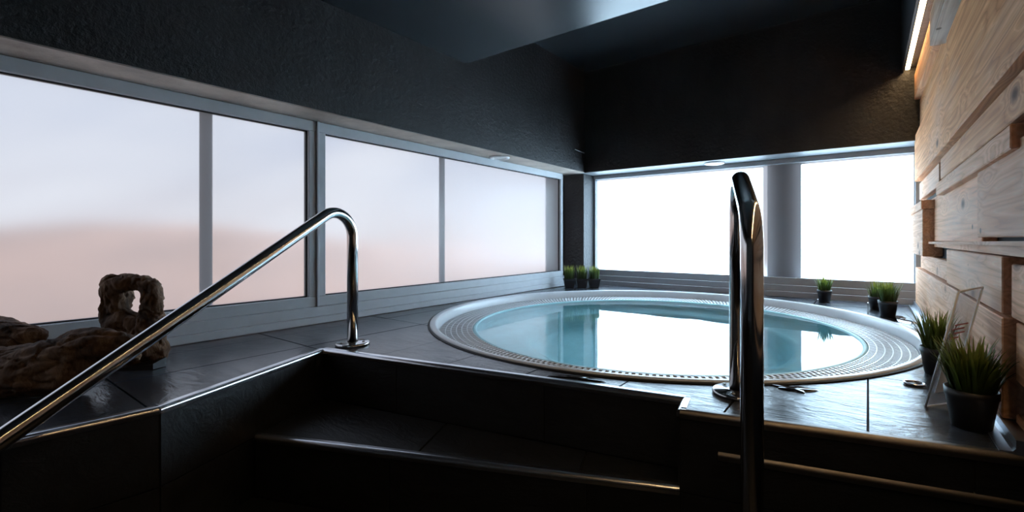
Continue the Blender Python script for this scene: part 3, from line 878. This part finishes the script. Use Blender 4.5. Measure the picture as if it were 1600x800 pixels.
for v, (a, b), mt in ((.70, (.25, .8), 'print_red'), (.665, (.2, .7), 'print_red'), (.63, (.3, .75), 'print_red'), (.59, (.2, .55), 'print_red'), (.36, (.5, .8), 'print_yellow')):
    slab('print_line', (on_panel(a, v), on_panel(b, v), on_panel(b, v + .012), on_panel(a, v + .012)), .001, mt, -.0065 if v < .5 else -.002)
bm = bmesh.new()
f0, f1 = B0, B1; back = Vector((.12, -.02, 0))
add_prism(bm, [(q.x, q.y) for q in (f0, f1, f1 + back, f0 + back)], .002, .010)
mesh_obj('foot', bm, 'acrylic', root)

# ------------------------------------------------------------------ driftwood
RT = Vector((math.cos(YAW), math.sin(YAW), 0)); FW = Vector((-math.sin(YAW), math.cos(YAW), 0)); UP = Vector((0, 0, 1))
def blob_mesh(name, chains, base, voxel, amp, freq, seed, mat='driftwood', parent=None, grain=None):
    """chains of (right, forward, up, radius) points around base -> one remeshed knotty body"""
    bm = bmesh.new()
    for ch in chains:
        pts = []; rad = []
        for a, b in zip(ch[:-1], ch[1:]):
            for k in range(6):
                t = k / 6; pts.append([a[i] + (b[i] - a[i]) * t for i in range(4)])
        pts.append(list(ch[-1]))
        for q in pts:
            c_ = base + RT * q[0] + FW * q[1] + UP * q[2]
            m4 = __import__('mathutils').Matrix.Translation(c_)
            bmesh.ops.create_icosphere(bm, subdivisions=2, radius=q[3], matrix=m4)
    tmp = bpy.data.meshes.new('tmp'); bm.to_mesh(tmp); bm.free()
    to = bpy.data.objects.new('tmp', tmp); COL.objects.link(to)
    md = to.modifiers.new('r', 'REMESH'); md.mode = 'VOXEL'; md.voxel_size = voxel
    dg = bpy.context.evaluated_depsgraph_get(); dg.update()
    me = bpy.data.meshes.new_from_object(to.evaluated_get(dg))
    bpy.data.objects.remove(to, do_unlink=True)
    bm = bmesh.new(); bm.from_mesh(me); bpy.data.meshes.remove(me)
    for _ in range(2): bmesh.ops.smooth_vert(bm, verts=bm.verts[:], factor=.5, use_axis_x=True, use_axis_y=True, use_axis_z=True)
    bm.normal_update()
    off = Vector((seed * 3.1, seed * 1.7, seed * 2.3)); moves = []
    for v in bm.verts:
        loc = v.co - base
        g_ = Vector((loc.dot(RT) * freq[0], loc.dot(FW) * freq[1], loc.dot(UP) * freq[2])) + off
        d = noise.noise(g_) * amp + noise.noise(g_ * 2.3) * amp * .5 + noise.noise(g_ * 5.1) * amp * .25
        ridge = abs(noise.noise(g_ * 1.6 + Vector((9, 3, 1)))); d -= max(0, .12 - ridge) * amp * 4
        moves.append(v.normal * d)
    for v, m_ in zip(bm.verts, moves):
        v.co += m_
        if v.co.z < .004: v.co.z = .004
    return mesh_obj(name, bm, mat, parent, True)
def at(px, dep):                # ground position from bearing and depth
    x = (px - CX) / FPX * dep
    return RT * x + FW * dep
# upright root with a hole
b0 = at(212, 3.58)
root = tag(empty('driftwood_root', b0), 'upright gnarled driftwood root with a hole through it', 'driftwood')
blob_mesh('root_body', [
    [(-.08, 0, .06, .11), (-.12, .0, .20, .115), (-.15, 0, .32, .10), (-.165, .01, .44, .095), (-.175, .01, .56, .10), (-.16, 0, .645, .085), (-.07, .0, .655, .065), (.03, 0, .645, .068), (.11, 0, .605, .075), (.135, 0, .53, .08), (.125, 0, .45, .065), (.14, -.01, .37, .092)],
    [(-.12, 0, .36, .10), (.0, .0, .33, .085), (.10, -.03, .33, .10), (.155, -.03, .36, .08)],
    [(.14, -.02, .34, .10), (.16, -.01, .22, .085), (.18, 0, .10, .055), (.195, 0, .04, .035)],
    [(-.02, -.02, .12, .14), (.09, -.02, .20, .13)],
    [(-.225, 0, .54, .05), (-.205, .0, .62, .05)], [(.175, -.03, .57, .04), (.19, -.03, .53, .035)]], b0, .0105, .034, (9, 9, 5.5), 2.0, parent=root)
bm = bmesh.new(); c0 = b0 + RT * .10 + FW * (-.08)
pl = [c0 + RT * u + FW * w for u, w in ((-.16, -.06), (.13, -.03), (.15, .07), (-.10, .08))]
add_prism(bm, [(q.x, q.y) for q in pl], .003, [.012, .045, .075, .02])
mesh_obj('stand_foot', bm, 'black_plastic', root)
# lying log in front
b1 = at(92, 2.92)
root = tag(empty('driftwood_log', b1), 'dark split driftwood log lying behind the sloping handrail', 'driftwood')
blob_mesh('log_body', [
    [(-.62, .02, .15, .14), (-.35, .01, .16, .15), (-.05, 0, .20, .16), (.16, 0, .27, .15), (.30, .01, .315, .115), (.36, .02, .31, .10)],
    [(.415, .02, .30, .075), (.44, .02, .27, .06)],
    [(-.45, -.06, .09, .09), (-.1, -.06, .11, .11), (.12, -.03, .13, .10), (.26, .0, .20, .09)]], b1, .0125, .036, (3.5, 9, 9), 5.0, parent=root)
# burl at the far left
b2_ = at(16, 3.26)
root = tag(empty('driftwood_burl', b2_), 'rounded dark driftwood burl at the left end of the ledge', 'driftwood')
blob_mesh('burl_body', [[(-.30, 0, .28, .15), (-.10, 0, .31, .135), (.08, 0, .32, .105), (.15, 0, .30, .09)], [(-.2, 0, .13, .14), (.0, 0, .13, .14), (.10, 0, .16, .10)]], b2_, .0125, .03, (5, 6, 8), 9.0, parent=root)
